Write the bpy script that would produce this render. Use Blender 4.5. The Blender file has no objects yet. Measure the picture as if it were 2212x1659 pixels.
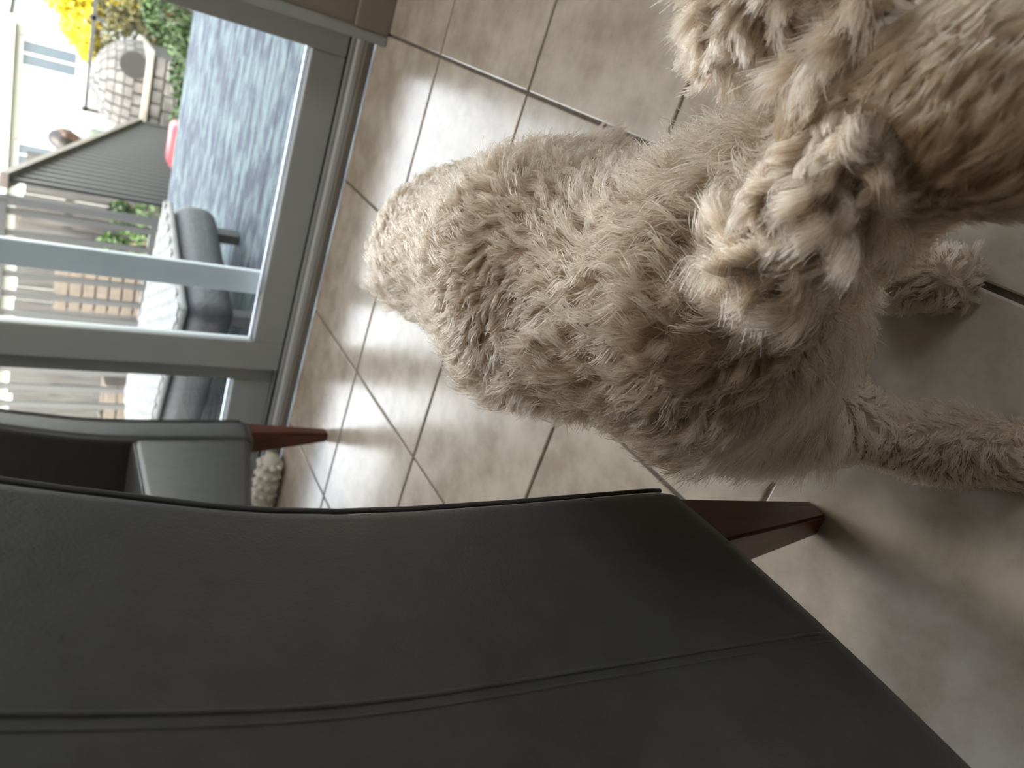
import bpy, bmesh, math, random
import numpy as np
from mathutils import Vector, Matrix, kdtree

random.seed(7)
rng = np.random.default_rng(11)
S = bpy.context.scene
COL = S.collection

# ------------------------------------------------------------------ camera
cam_d = bpy.data.cameras.new('camera')
cam = bpy.data.objects.new('camera', cam_d)
COL.objects.link(cam)
CAM_LOC = Vector((-0.3502, -2.0523, 0.7628))
CAM_R = [[0.310862, -0.469345, -0.826487], [-0.870607, -0.489483, -0.049489], [-0.381324, 0.73493, -0.560777]]
rx, ry, rz = (Vector(r) for r in CAM_R)            # image right, image down, forward
cam.matrix_world = Matrix(((rx.x, -ry.x, -rz.x, CAM_LOC.x),
                           (rx.y, -ry.y, -rz.y, CAM_LOC.y),
                           (rx.z, -ry.z, -rz.z, CAM_LOC.z),
                           (0, 0, 0, 1)))
cam_d.sensor_fit = 'HORIZONTAL'
cam_d.sensor_width = 36.0
cam_d.lens = 1616.8 / 2212 * 36.0
cam_d.clip_start = 0.02
cam_d.clip_end = 200
cam_d.dof.use_dof = True
cam_d.dof.focus_distance = 0.62
cam_d.dof.aperture_fstop = 7.5
S.camera = cam

# ------------------------------------------------------------------ world, sun, exposure
S.view_settings.view_transform = 'Standard'
S.view_settings.look = 'None'
S.view_settings.gamma = 1.0
S.view_settings.use_curve_mapping = False
S.view_settings.exposure = 1.15

world = bpy.data.worlds.new('sky_world')
S.world = world
world.use_nodes = True
nt = world.node_tree
nt.nodes.clear()
wo = nt.nodes.new('ShaderNodeOutputWorld')
bg = nt.nodes.new('ShaderNodeBackground')
sky = nt.nodes.new('ShaderNodeTexSky')
sky.sky_type = 'NISHITA'
sky.sun_disc = False
sky.sun_elevation = math.radians(48)
sky.sun_rotation = math.radians(200)
sky.air_density = 1.0
sky.dust_density = 2.0
bg.inputs['Strength'].default_value = 1.3
hsv = nt.nodes.new('ShaderNodeHueSaturation')          # thin hazy cloud: a paler, whiter sky
hsv.inputs['Saturation'].default_value = 0.45
tint = nt.nodes.new('ShaderNodeMix'); tint.data_type = 'RGBA'; tint.blend_type = 'MULTIPLY'
tint.inputs['Factor'].default_value = 1.0
tint.inputs[7].default_value = (1.10, 1.0, 0.885, 1)
nt.links.new(sky.outputs[0], hsv.inputs['Color'])
nt.links.new(hsv.outputs[0], tint.inputs[6])
nt.links.new(tint.outputs[2], bg.inputs[0])
nt.links.new(bg.outputs[0], wo.inputs[0])

sun_d = bpy.data.lights.new('sun', 'SUN')
sun_d.energy = 1.3
sun_d.angle = math.radians(0.53)
sun_d.color = (1.0, 0.95, 0.87)
sun = bpy.data.objects.new('sun', sun_d)
COL.objects.link(sun)
sun.rotation_euler = Vector((0.25, 0.8, -0.9)).to_track_quat('-Z', 'Y').to_euler()

# ------------------------------------------------------------------ materials
def new_mat(name):
    m = bpy.data.materials.new(name)
    m.use_nodes = True
    n = m.node_tree.nodes
    return m, n, m.node_tree.links, n['Principled BSDF']

def mat(name, c1, c2=None, rough=0.6, scale=8.0, detail=4.0, bump=0.0, bscale=None, spec=0.5, metal=0.0,
        stretch=(1, 1, 1), lo=0.35, hi=0.65, coat=0.0, sheen=0.0, random_tint=0.0):
    m, n, l, b = new_mat(name)
    b.inputs['Roughness'].default_value = rough
    b.inputs['Specular IOR Level'].default_value = spec
    b.inputs['Metallic'].default_value = metal
    b.inputs['Coat Weight'].default_value = coat
    b.inputs['Sheen Weight'].default_value = sheen
    b.inputs['Base Color'].default_value = (*c1, 1)
    tc = n.new('ShaderNodeTexCoord')
    mp = n.new('ShaderNodeMapping')
    mp.inputs['Scale'].default_value = stretch
    l.new(tc.outputs['Object'], mp.inputs['Vector'])
    vec = mp.outputs[0]
    if random_tint:
        oi = n.new('ShaderNodeObjectInfo')
        sc = n.new('ShaderNodeVectorMath'); sc.operation = 'SCALE'
        cb = n.new('ShaderNodeCombineXYZ')
        for i in range(3):
            l.new(oi.outputs['Random'], cb.inputs[i])
        l.new(cb.outputs[0], sc.inputs[0]); sc.inputs['Scale'].default_value = 37.0
        ad = n.new('ShaderNodeVectorMath'); ad.operation = 'ADD'
        l.new(vec, ad.inputs[0]); l.new(sc.outputs[0], ad.inputs[1])
        vec = ad.outputs[0]
    if c2 is not None:
        t = n.new('ShaderNodeTexNoise')
        t.inputs['Scale'].default_value = scale
        t.inputs['Detail'].default_value = detail
        t.inputs['Roughness'].default_value = 0.62
        l.new(vec, t.inputs['Vector'])
        r = n.new('ShaderNodeValToRGB')
        r.color_ramp.elements[0].position = lo
        r.color_ramp.elements[1].position = hi
        r.color_ramp.elements[0].color = (*c1, 1)
        r.color_ramp.elements[1].color = (*c2, 1)
        l.new(t.outputs['Fac'], r.inputs['Fac'])
        l.new(r.outputs['Color'], b.inputs['Base Color'])
    if bump:
        t2 = n.new('ShaderNodeTexNoise')
        t2.inputs['Scale'].default_value = bscale or scale * 6
        t2.inputs['Detail'].default_value = 5
        l.new(vec, t2.inputs['Vector'])
        bp = n.new('ShaderNodeBump')
        bp.inputs['Strength'].default_value = bump
        bp.inputs['Distance'].default_value = 0.01
        l.new(t2.outputs['Fac'], bp.inputs['Height'])
        l.new(bp.outputs[0], b.inputs['Normal'])
    return m

M = {}
M['tile'] = mat('beige_stone_tile', (0.40, 0.345, 0.28), (0.57, 0.515, 0.44), rough=0.22, scale=11, detail=10, bump=0.05,
                bscale=30, spec=0.5, lo=0.36, hi=0.62, random_tint=1)
M['grout'] = mat('dark_grout', (0.11, 0.095, 0.08), (0.17, 0.15, 0.13), rough=0.9, scale=60, bump=0.3)
M['wall'] = mat('taupe_wall_paint', (0.27, 0.235, 0.20), (0.30, 0.262, 0.225), rough=0.8, scale=3, bump=0.04, bscale=150)
M['ceiling'] = mat('white_ceiling_paint', (0.78, 0.76, 0.72), rough=0.9)
M['frame'] = mat('grey_white_vinyl', (0.36, 0.39, 0.40), (0.39, 0.42, 0.43), rough=0.45, scale=4)
M['track'] = mat('aluminium_track', (0.55, 0.57, 0.60), rough=0.5, metal=0.0)
M['gap_dark'] = mat('near_black_strip', (0.05, 0.055, 0.06), rough=0.7)
M['wood_sill'] = mat('wood_threshold', (0.20, 0.185, 0.17), (0.25, 0.235, 0.215), rough=0.5, scale=10, stretch=(1, 8, 8))
M['leather'] = mat('black_leather', (0.019, 0.019, 0.0197), (0.030, 0.030, 0.031), rough=0.42, scale=40, detail=8, bump=0.10,
                   bscale=420, spec=0.7, sheen=0.05)
M['leg'] = mat('dark_mahogany', (0.060, 0.016, 0.009), (0.12, 0.030, 0.016), rough=0.35, scale=12, stretch=(6, 6, 1), bump=0.05, spec=0.5)
M['deck'] = mat('weathered_blue_deck_paint', (0.050, 0.056, 0.074), (0.108, 0.138, 0.143), rough=0.85, spec=0.08, scale=7, detail=5,
                stretch=(1.0, 2.2, 1), lo=0.43, hi=0.58, random_tint=1, bump=0.1)
M['rail_dark'] = mat('dark_grey_metal', (0.025, 0.028, 0.031), rough=0.5)
M['rail_wood'] = mat('grey_brown_handrail', (0.10, 0.083, 0.073), (0.14, 0.118, 0.105), rough=0.6, scale=6)
M['wicker_white'] = mat('white_wicker', (0.17, 0.17, 0.16), (0.225, 0.225, 0.215), rough=0.6, scale=20)
M['wicker_dark'] = mat('charcoal_wicker', (0.025, 0.028, 0.032), (0.042, 0.045, 0.05), rough=0.6, scale=50, bump=0.4, bscale=90)
M['grass'] = mat('lawn_green', (0.025, 0.045, 0.014), (0.05, 0.075, 0.024), rough=0.95, scale=3, detail=8, bump=0.3)
M['siding'] = mat('pale_siding', (0.30, 0.305, 0.30), (0.33, 0.335, 0.33), rough=0.6, scale=2)
M['roof'] = mat('pale_grey_roofing', (0.34, 0.34, 0.35), (0.45, 0.45, 0.46), rough=0.85, scale=12, bump=0.3)
M['pane'] = mat('dark_window_pane', (0.05, 0.065, 0.08), rough=0.3, spec=0.2)
M['brick'] = mat('pale_stone_brick', (0.065, 0.064, 0.062), (0.12, 0.117, 0.113), rough=0.85, scale=9, bump=0.3)
M['mortar'] = mat('grey_mortar', (0.05, 0.05, 0.048), rough=0.95)
M['fence_board'] = mat('weathered_dark_boards', (0.014, 0.014, 0.0145), (0.045, 0.044, 0.043), rough=0.85, scale=5, stretch=(4, 4, 0.6), random_tint=1)
M['knit'] = mat('cream_knit', (0.60, 0.57, 0.50), (0.68, 0.65, 0.58), rough=0.95, scale=60)
M['ledge'] = mat('cream_stone_ledge', (0.21, 0.19, 0.16), (0.25, 0.23, 0.20), rough=0.8, scale=9)
M['mouth_dark'] = mat('near_black_interior', (0.02, 0.02, 0.02), rough=0.95)
M['yellow_leaf'] = mat('yellow_leaf', (0.40, 0.31, 0.008), (0.50, 0.42, 0.015), rough=0.6, scale=6)
M['olive_leaf'] = mat('olive_leaf', (0.018, 0.022, 0.009), (0.075, 0.066, 0.015), rough=0.7, scale=5)
M['green_leaf'] = mat('green_leaf', (0.012, 0.030, 0.009), (0.055, 0.115, 0.02), rough=0.6, scale=4)
M['bark'] = mat('grey_brown_bark', (0.10, 0.075, 0.055), (0.16, 0.12, 0.09), rough=0.9, scale=20, bump=0.5)
M['skin'] = mat('skin_brown', (0.07, 0.036, 0.026), rough=0.5)
M['hair_black'] = mat('black_hair', (0.012, 0.010, 0.009), rough=0.5)
M['shirt'] = mat('pale_green_cotton', (0.085, 0.11, 0.082), (0.10, 0.125, 0.095), rough=0.9, scale=10)
M['trousers'] = mat('charcoal_trousers', (0.06, 0.06, 0.065), rough=0.9)
M['red'] = mat('red_plastic', (0.16, 0.008, 0.012), rough=0.45)
M['teal'] = mat('teal_plastic', (0.04, 0.17, 0.21), rough=0.5)
M['tan_crate'] = mat('tan_timber', (0.055, 0.046, 0.037), (0.085, 0.071, 0.057), rough=0.8, scale=8)
M['eye'] = mat('dark_eye', (0.02, 0.012, 0.008), rough=0.1, spec=0.8)
M['nose'] = mat('black_nose', (0.015, 0.013, 0.013), rough=0.35, bump=0.3, bscale=300)
M['hide'] = mat('dog_skin_under_coat', (0.25, 0.175, 0.115), (0.32, 0.235, 0.16), rough=0.9, scale=30)
M['red_shirt'] = M['red']

def glow_mat():
    m, n, l, b = new_mat('fill_lamp_glass_glow')
    b.inputs['Base Color'].default_value = (0.9, 0.85, 0.75, 1)
    b.inputs['Emission Color'].default_value = (1.0, 0.82, 0.6, 1)
    b.inputs['Emission Strength'].default_value = 3.0  # glowing cover of the added ceiling lamp
    return m
M['fill_lamp_glow'] = glow_mat()

def glass_mat():
    m, n, l, b = new_mat('clear_glass')
    out = n['Material Output']
    n.remove(b)
    tr = n.new('ShaderNodeBsdfTransparent'); tr.inputs[0].default_value = (0.95, 0.97, 0.97, 1)
    gl = n.new('ShaderNodeBsdfGlossy'); gl.inputs['Roughness'].default_value = 0.02
    fr = n.new('ShaderNodeFresnel'); fr.inputs[0].default_value = 1.45
    mx = n.new('ShaderNodeMixShader')
    l.new(fr.outputs[0], mx.inputs[0]); l.new(tr.outputs[0], mx.inputs[1]); l.new(gl.outputs[0], mx.inputs[2])
    l.new(mx.outputs[0], out.inputs[0])
    return m
M['glass'] = glass_mat()

def fur_mat(name, c1, c2, rough=0.35):
    m, n, l, b = new_mat(name)
    out = n['Material Output']
    n.remove(b)
    h = n.new('ShaderNodeBsdfHairPrincipled')
    h.parametrization = 'COLOR'
    h.inputs['Roughness'].default_value = rough
    h.inputs['Radial Roughness'].default_value = 0.45
    h.inputs['Coat'].default_value = 0.0
    hi = n.new('ShaderNodeHairInfo')
    r = n.new('ShaderNodeValToRGB')
    r.color_ramp.elements[0].color = (*c1, 1)
    r.color_ramp.elements[1].color = (*c2, 1)
    l.new(hi.outputs['Random'], r.inputs[0])
    l.new(r.outputs[0], h.inputs['Color'])
    l.new(h.outputs[0], out.inputs[0])
    return m
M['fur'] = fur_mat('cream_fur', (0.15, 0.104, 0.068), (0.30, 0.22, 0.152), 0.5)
M['fur_pale'] = fur_mat('pale_chest_fur', (0.38, 0.265, 0.175), (0.56, 0.42, 0.30), 0.45)  # own pale fur, lightened too in place of missing front light
M['fur_head'] = fur_mat('tan_head_fur', (0.21, 0.134, 0.078), (0.37, 0.25, 0.155), 0.35)
M['fur_apricot'] = fur_mat('apricot_fur', (0.33, 0.20, 0.125), (0.60, 0.425, 0.30), 0.28)

# ------------------------------------------------------------------ helpers
def link(name, me, m, parent=None, loc=None):
    o = bpy.data.objects.new(name, me)
    COL.objects.link(o)
    if m is not None and not me.materials:
        me.materials.append(m)
    if parent is not None:
        o.parent = parent
    if loc is not None:
        o.location = loc
    return o

def finish(bm, name, smooth=False):
    me = bpy.data.meshes.new(name)
    bmesh.ops.recalc_face_normals(bm, faces=bm.faces[:])
    if smooth:
        for f in bm.faces:
            f.smooth = True
    bm.to_mesh(me)
    bm.free()
    return me

def box_into(bm, x0, x1, y0, y1, z0, z1, bevel=0.0, seg=2):
    r = bmesh.ops.create_cube(bm, size=1.0)
    vs = r['verts']
    for v in vs:
        v.co = Vector(((x0 + x1) / 2 + v.co.x * (x1 - x0), (y0 + y1) / 2 + v.co.y * (y1 - y0), (z0 + z1) / 2 + v.co.z * (z1 - z0)))
    if bevel:
        es = list({e for v in vs for e in v.link_edges})
        bmesh.ops.bevel(bm, geom=es, offset=bevel, segments=seg, affect='EDGES', profile=0.5)

def box(name, x0, x1, y0, y1, z0, z1, m, parent=None, bevel=0.0, seg=2, origin=None, smooth=False):
    o = Vector(origin) if origin is not None else Vector((0, 0, 0))
    bm = bmesh.new()
    box_into(bm, x0 - o.x, x1 - o.x, y0 - o.y, y1 - o.y, z0 - o.z, z1 - o.z, bevel, seg)
    return link(name, finish(bm, name, smooth), m, parent, o if origin is not None else None)

def empty(name, loc, rz=0.0, label=None, cat=None, group=None):
    o = bpy.data.objects.new(name, None)
    COL.objects.link(o)
    o.location = loc
    o.rotation_euler = (0, 0, rz)
    tag(o, label, cat, group)
    return o

def tag(o, label=None, cat=None, group=None, kind=None):
    if label: o['label'] = label
    if cat: o['category'] = cat
    if group: o['group'] = group
    if kind: o['kind'] = kind
    return o

def grid_mesh(name, P, closed_u=False, closed_v=False, smooth=True, cap=False):
    """P: array (nu, nv, 3) -> quad grid mesh."""
    nu, nv = P.shape[:2]
    bm = bmesh.new()
    V = [[bm.verts.new(P[i, j]) for j in range(nv)] for i in range(nu)]
    for i in range(nu if closed_u else nu - 1):
        for j in range(nv if closed_v else nv - 1):
            bm.faces.new((V[i][j], V[(i + 1) % nu][j], V[(i + 1) % nu][(j + 1) % nv], V[i][(j + 1) % nv]))
    if cap:
        bm.faces.new([V[0][j] for j in range(nv)])
        bm.faces.new([V[-1][j] for j in range(nv)][::-1])
    return finish(bm, name, smooth)

def tube(name, pts, rad, m, parent=None, seg=8, smooth=True):
    pts = [Vector(p) for p in pts]
    if not hasattr(rad, '__len__'):
        rad = [rad] * len(pts)
    rings = []
    for i, p in enumerate(pts):
        d = (pts[min(i + 1, len(pts) - 1)] - pts[max(i - 1, 0)]).normalized()
        up = Vector((0, 0, 1)) if abs(d.z) < 0.9 else Vector((1, 0, 0))
        a = d.cross(up).normalized(); b = d.cross(a).normalized()
        rings.append([p + (a * math.cos(t) + b * math.sin(t)) * rad[i] for t in (2 * math.pi * k / seg for k in range(seg))])
    return link(name, grid_mesh(name, np.array([[list(v) for v in r] for r in rings]), closed_v=True, smooth=smooth, cap=True), m, parent)

# smooth implicit shapes -> one continuous mesh (surface nets)
def capsule(P, a, b, ra, rb):
    a = np.asarray(a, float); b = np.asarray(b, float)
    d = b - a
    L2 = max(d @ d, 1e-12)
    t = np.clip(((P - a) @ d) / L2, 0, 1)
    q = P - a - t[..., None] * d
    return np.sqrt((q * q).sum(-1)) - (ra + (rb - ra) * t)

def smin(a, b, k):
    h = np.clip(0.5 + 0.5 * (b - a) / k, 0, 1)
    return b + (a - b) * h - k * h * (1 - h)

def sdf_capsules(P, caps, k):
    d = None
    for c in caps:
        kk = c[4] if len(c) > 4 else k
        e = capsule(P, *c[:4])
        d = e if d is None else smin(d, e, kk)
    return d

def surface_nets(caps, k, h, pad=0.03):
    A = np.array([np.minimum(np.array(c[0]) - c[2], np.array(c[1]) - c[3]) for c in caps]).min(0) - pad
    B = np.array([np.maximum(np.array(c[0]) + c[2], np.array(c[1]) + c[3]) for c in caps]).max(0) + pad
    n = np.ceil((B - A) / h).astype(int) + 1
    X = np.stack(np.meshgrid(*[A[i] + h * np.arange(n[i]) for i in range(3)], indexing='ij'), -1)
    F = sdf_capsules(X, caps, k)
    ins = F < 0
    c = [F[i:n[0] - 1 + i, j:n[1] - 1 + j, q:n[2] - 1 + q] for i in (0, 1) for j in (0, 1) for q in (0, 1)]
    off = np.array([(i, j, q) for i in (0, 1) for j in (0, 1) for q in (0, 1)], float)
    cnt = sum((v < 0).astype(int) for v in c)
    act = (cnt > 0) & (cnt < 8)
    idx = -np.ones(act.shape, int)
    cells = np.argwhere(act)
    idx[act] = np.arange(len(cells))
    cv = np.stack([v[act] for v in c], 1)
    acc = np.zeros((len(cells), 3)); num = np.zeros(len(cells))
    for i in range(8):
        for j in range(i + 1, 8):
            if np.abs(off[i] - off[j]).sum() == 1:
                cr = (cv[:, i] < 0) != (cv[:, j] < 0)
                t = cv[:, i] / np.where(cr, cv[:, i] - cv[:, j], 1)
                p = off[i] + t[:, None] * (off[j] - off[i])
                acc[cr] += p[cr]; num[cr] += 1
    verts = A + h * (cells + acc / num[:, None])
    quads = []
    for ax in range(3):
        s0 = [slice(None)] * 3; s1 = [slice(None)] * 3
        s0[ax] = slice(0, -1); s1[ax] = slice(1, None)
        e = np.argwhere(ins[tuple(s0)] != ins[tuple(s1)])
        flip = ins[tuple(s0)][tuple(e.T)]
        u, v = (ax + 1) % 3, (ax + 2) % 3
        ok = (e[:, u] > 0) & (e[:, v] > 0)
        e = e[ok]; flip = flip[ok]
        du = np.zeros(3, int); du[u] = 1
        dv = np.zeros(3, int); dv[v] = 1
        q = np.stack([idx[tuple((e - du - dv).T)], idx[tuple((e - dv).T)], idx[tuple(e.T)], idx[tuple((e - du).T)]], 1)
        q[~flip] = q[~flip][:, ::-1]
        quads.append(q)
    return verts, np.concatenate(quads)

def mesh_from(name, verts, faces, smooth=True):
    me = bpy.data.meshes.new(name)
    me.from_pydata(verts.tolist(), [], faces.tolist())
    if smooth:
        me.polygons.foreach_set('use_smooth', np.ones(len(me.polygons), bool))
    me.update()
    return me

# ------------------------------------------------------------------ room shell
T = 0.4                                   # tile pitch
floor = box('floor', -3.6, 2.8, -5.2, 0.0, -0.10, -0.0045, M['grout'])
tag(floor, kind='structure')
bm = bmesh.new()
box_into(bm, -T / 2 + 0.0032, T / 2 - 0.0032, -T / 2 + 0.0032, T / 2 - 0.0032, -0.009, 0.0, 0.0025, 2)
tile_me = finish(bm, 'tile')
tile_me.materials.append(M['tile'])
for i in range(-9, 7):
    for j in range(-13, 0):
        t = bpy.data.objects.new('tile', tile_me)
        COL.objects.link(t)
        t.parent = floor
        t.location = ((i + 0.5) * T, (j + 0.5) * T, random.uniform(-0.0008, 0.0))
        t.rotation_euler = (0, 0, random.choice((0, 1, 2, 3)) * math.pi / 2)

bm = bmesh.new()                          # wall with door opening and added window; upper part raised to shade the deck
box_into(bm, -0.405, 0.30, -0.065, 0.12, 0, 2.55)
box_into(bm, 1.50, 2.8, -0.065, 0.12, 0, 2.55)
box_into(bm, 0.30, 1.50, -0.065, 0.12, 0, 0.30)
box_into(bm, 0.30, 1.50, -0.065, 0.12, 2.05, 2.55)
box_into(bm, -3.6, -2.60, -0.065, 0.12, 0, 2.55)
box_into(bm, -2.60, -0.405, -0.065, 0.12, 2.12, 2.55)
box_into(bm, -3.6, 2.8, -0.02, 0.14, 2.55, 5.2)
tag(link('wall_front', finish(bm, 'wall_front'), M['wall']), kind='structure')
tag(box('wall_left', -3.75, -3.6, -5.2, 0.12, -0.1, 5.2, M['wall']), kind='structure')
bm = bmesh.new()                          # side wall, its unseen window opening added to let fill light in
box_into(bm, 2.8, 2.95, -5.2, -3.25, -0.1, 5.2)
box_into(bm, 2.8, 2.95, -1.75, 0.12, -0.1, 5.2)
box_into(bm, 2.8, 2.95, -3.25, -1.75, -0.1, 0.9)
box_into(bm, 2.8, 2.95, -3.25, -1.75, 2.2, 5.2)
tag(link('wall_right', finish(bm, 'wall_right'), M['wall']), kind='structure')
def window(name, loc, rz, w, h):
    e = empty(name, loc, rz)
    tag(e, kind='structure')
    for nm, y0, y1, z0, z1 in (('stile', -w, -w + 0.05, -h, h), ('stile', w - 0.05, w, -h, h), ('mullion', -0.03, 0.03, -h + 0.05, h - 0.05),
                               ('rail', -w + 0.05, w - 0.05, -h, -h + 0.05), ('rail', -w + 0.05, w - 0.05, h - 0.05, h)):
        box(nm, -0.05, 0.05, y0, y1, z0, z1, M['frame'], e, 0.004)
    box('glass_pane', -0.002, 0.002, -w + 0.05, w - 0.05, -h + 0.05, h - 0.05, M['glass'], e)
window('fill_window_side', (2.875, -2.5, 1.55), 0, 0.75, 0.65)  # added unseen window, brings in fill daylight from the right
window('fill_window_front', (0.90, 0.03, 1.175), math.pi / 2, 0.6, 0.875)  # added unseen window beside the door, for more light on chair and floor
tag(box('wall_back', -3.6, 2.8, -5.35, -5.2, -0.1, 5.2, M['wall']), kind='structure')
tag(box('ceiling', -3.6, 2.8, -5.2, -0.02, 2.50, 2.62, M['ceiling']), kind='structure')
tag(box('baseboard_right', -0.405, 2.8, -0.080, -0.065, 0, 0.09, M['wall'], bevel=0.004), kind='structure')

# added flush ceiling lamp, unseen, brightening the room from near the door
lamp = empty('fill_lamp', (-0.75, -0.42, 2.50), 0, 'added fill lamp, round and flush on the ceiling just inside the glass door', 'lamp')
def disc(name, prof, m):
    P = np.array([[(r * math.cos(a), r * math.sin(a), z) for a in (2 * math.pi * k / 40 for k in range(40))] for r, z in prof])
    return link(name, grid_mesh(name, P, closed_v=True, cap=True), m, lamp)
disc('base', [(0.24, 0.0), (0.24, -0.03), (0.22, -0.035)], M['frame'])
disc('shade', [(0.22, -0.035), (0.21, -0.06), (0.16, -0.085), (0.08, -0.098), (0.01, -0.10)], M['fill_lamp_glow'])
ll = bpy.data.lights.new('fill_lamp_light', 'AREA')
ll.shape = 'DISK'; ll.size = 0.5; ll.energy = 7.0; ll.color = (1.0, 0.90, 0.76)
lo = bpy.data.objects.new('fill_lamp_light', ll); COL.objects.link(lo)
lo.parent = lamp; lo.location = (0, 0, -0.11)

# sliding patio door
door = empty('door_1', (-1.5, 0.0, 0))
tag(door, kind='structure')
DO = Vector((-1.5, 0.0, 0.0))
def dbox(name, x0, x1, y0, y1, z0, z1, m, bevel=0.004, parent=door):
    return box(name, x0 - DO.x, x1 - DO.x, y0, y1, z0, z1, m, parent, bevel)
dbox('sill', -2.60, -0.405, 0.0, 0.16, 0.0, 0.022, M['wood_sill'])
dbox('sill_track', -2.60, -0.405, 0.012, 0.032, 0.022, 0.040, M['track'], 0.003)
dbox('sill_step', -2.60, -0.405, 0.034, 0.15, 0.022, 0.050, M['frame'], 0.003)
dbox('gap_strip', -2.56, -0.43, 0.040, 0.052, 0.050, 0.058, M['gap_dark'], 0.001)  # near-black strip set in for the dark gap under the sash
dbox('jamb', -0.432, -0.405, -0.075, 0.15, 0.0, 2.12, M['frame'])
dbox('jamb', -2.60, -2.57, -0.075, 0.15, 0.0, 2.12, M['frame'])
dbox('head_frame', -2.57, -0.432, -0.02, 0.15, 2.07, 2.12, M['frame'])
def sash(x0, x1, y0, y1, zb, zt, stile_l, stile_r, rail_b, label):
    dbox('stile', x0, x0 + stile_l, y0, y1, zb, zt, M['frame'])
    dbox('stile', x1 - stile_r, x1, y0, y1, zb, zt, M['frame'])
    dbox('bottom_rail', x0 + stile_l, x1 - stile_r, y0, y1, zb, zb + rail_b, M['frame'])
    dbox('top_rail', x0 + stile_l, x1 - stile_r, y0, y1, zt - 0.08, zt, M['frame'])
    ym = (y0 + y1) / 2
    dbox('glass_bead', x0 + stile_l, x1 - stile_r, ym + 0.006, y1 - 0.003, zb + rail_b, zb + rail_b + 0.008, M['track'], 0.001)
    dbox('glass_pane', x0 + stile_l - 0.004, x1 - stile_r + 0.004, ym - 0.002, ym + 0.002, zb + rail_b - 0.004, zt - 0.076, M['glass'], 0.0)
sash(-1.440, -0.434, 0.040, 0.080, 0.052, 2.068, 0.095, 0.057, 0.094, 'right')
sash(-2.565, -1.440, 0.084, 0.124, 0.052, 2.068, 0.05, 0.06, 0.118, 'left')
# outer insect-screen door: a slim sash standing part way along the opening
dbox('screen_stile', -1.225, -1.152, 0.126, 0.146, 0.052, 2.068, M['frame'])
dbox('screen_rail', -1.152, -0.47, 0.128, 0.144, 2.00, 2.068, M['frame'])

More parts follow.
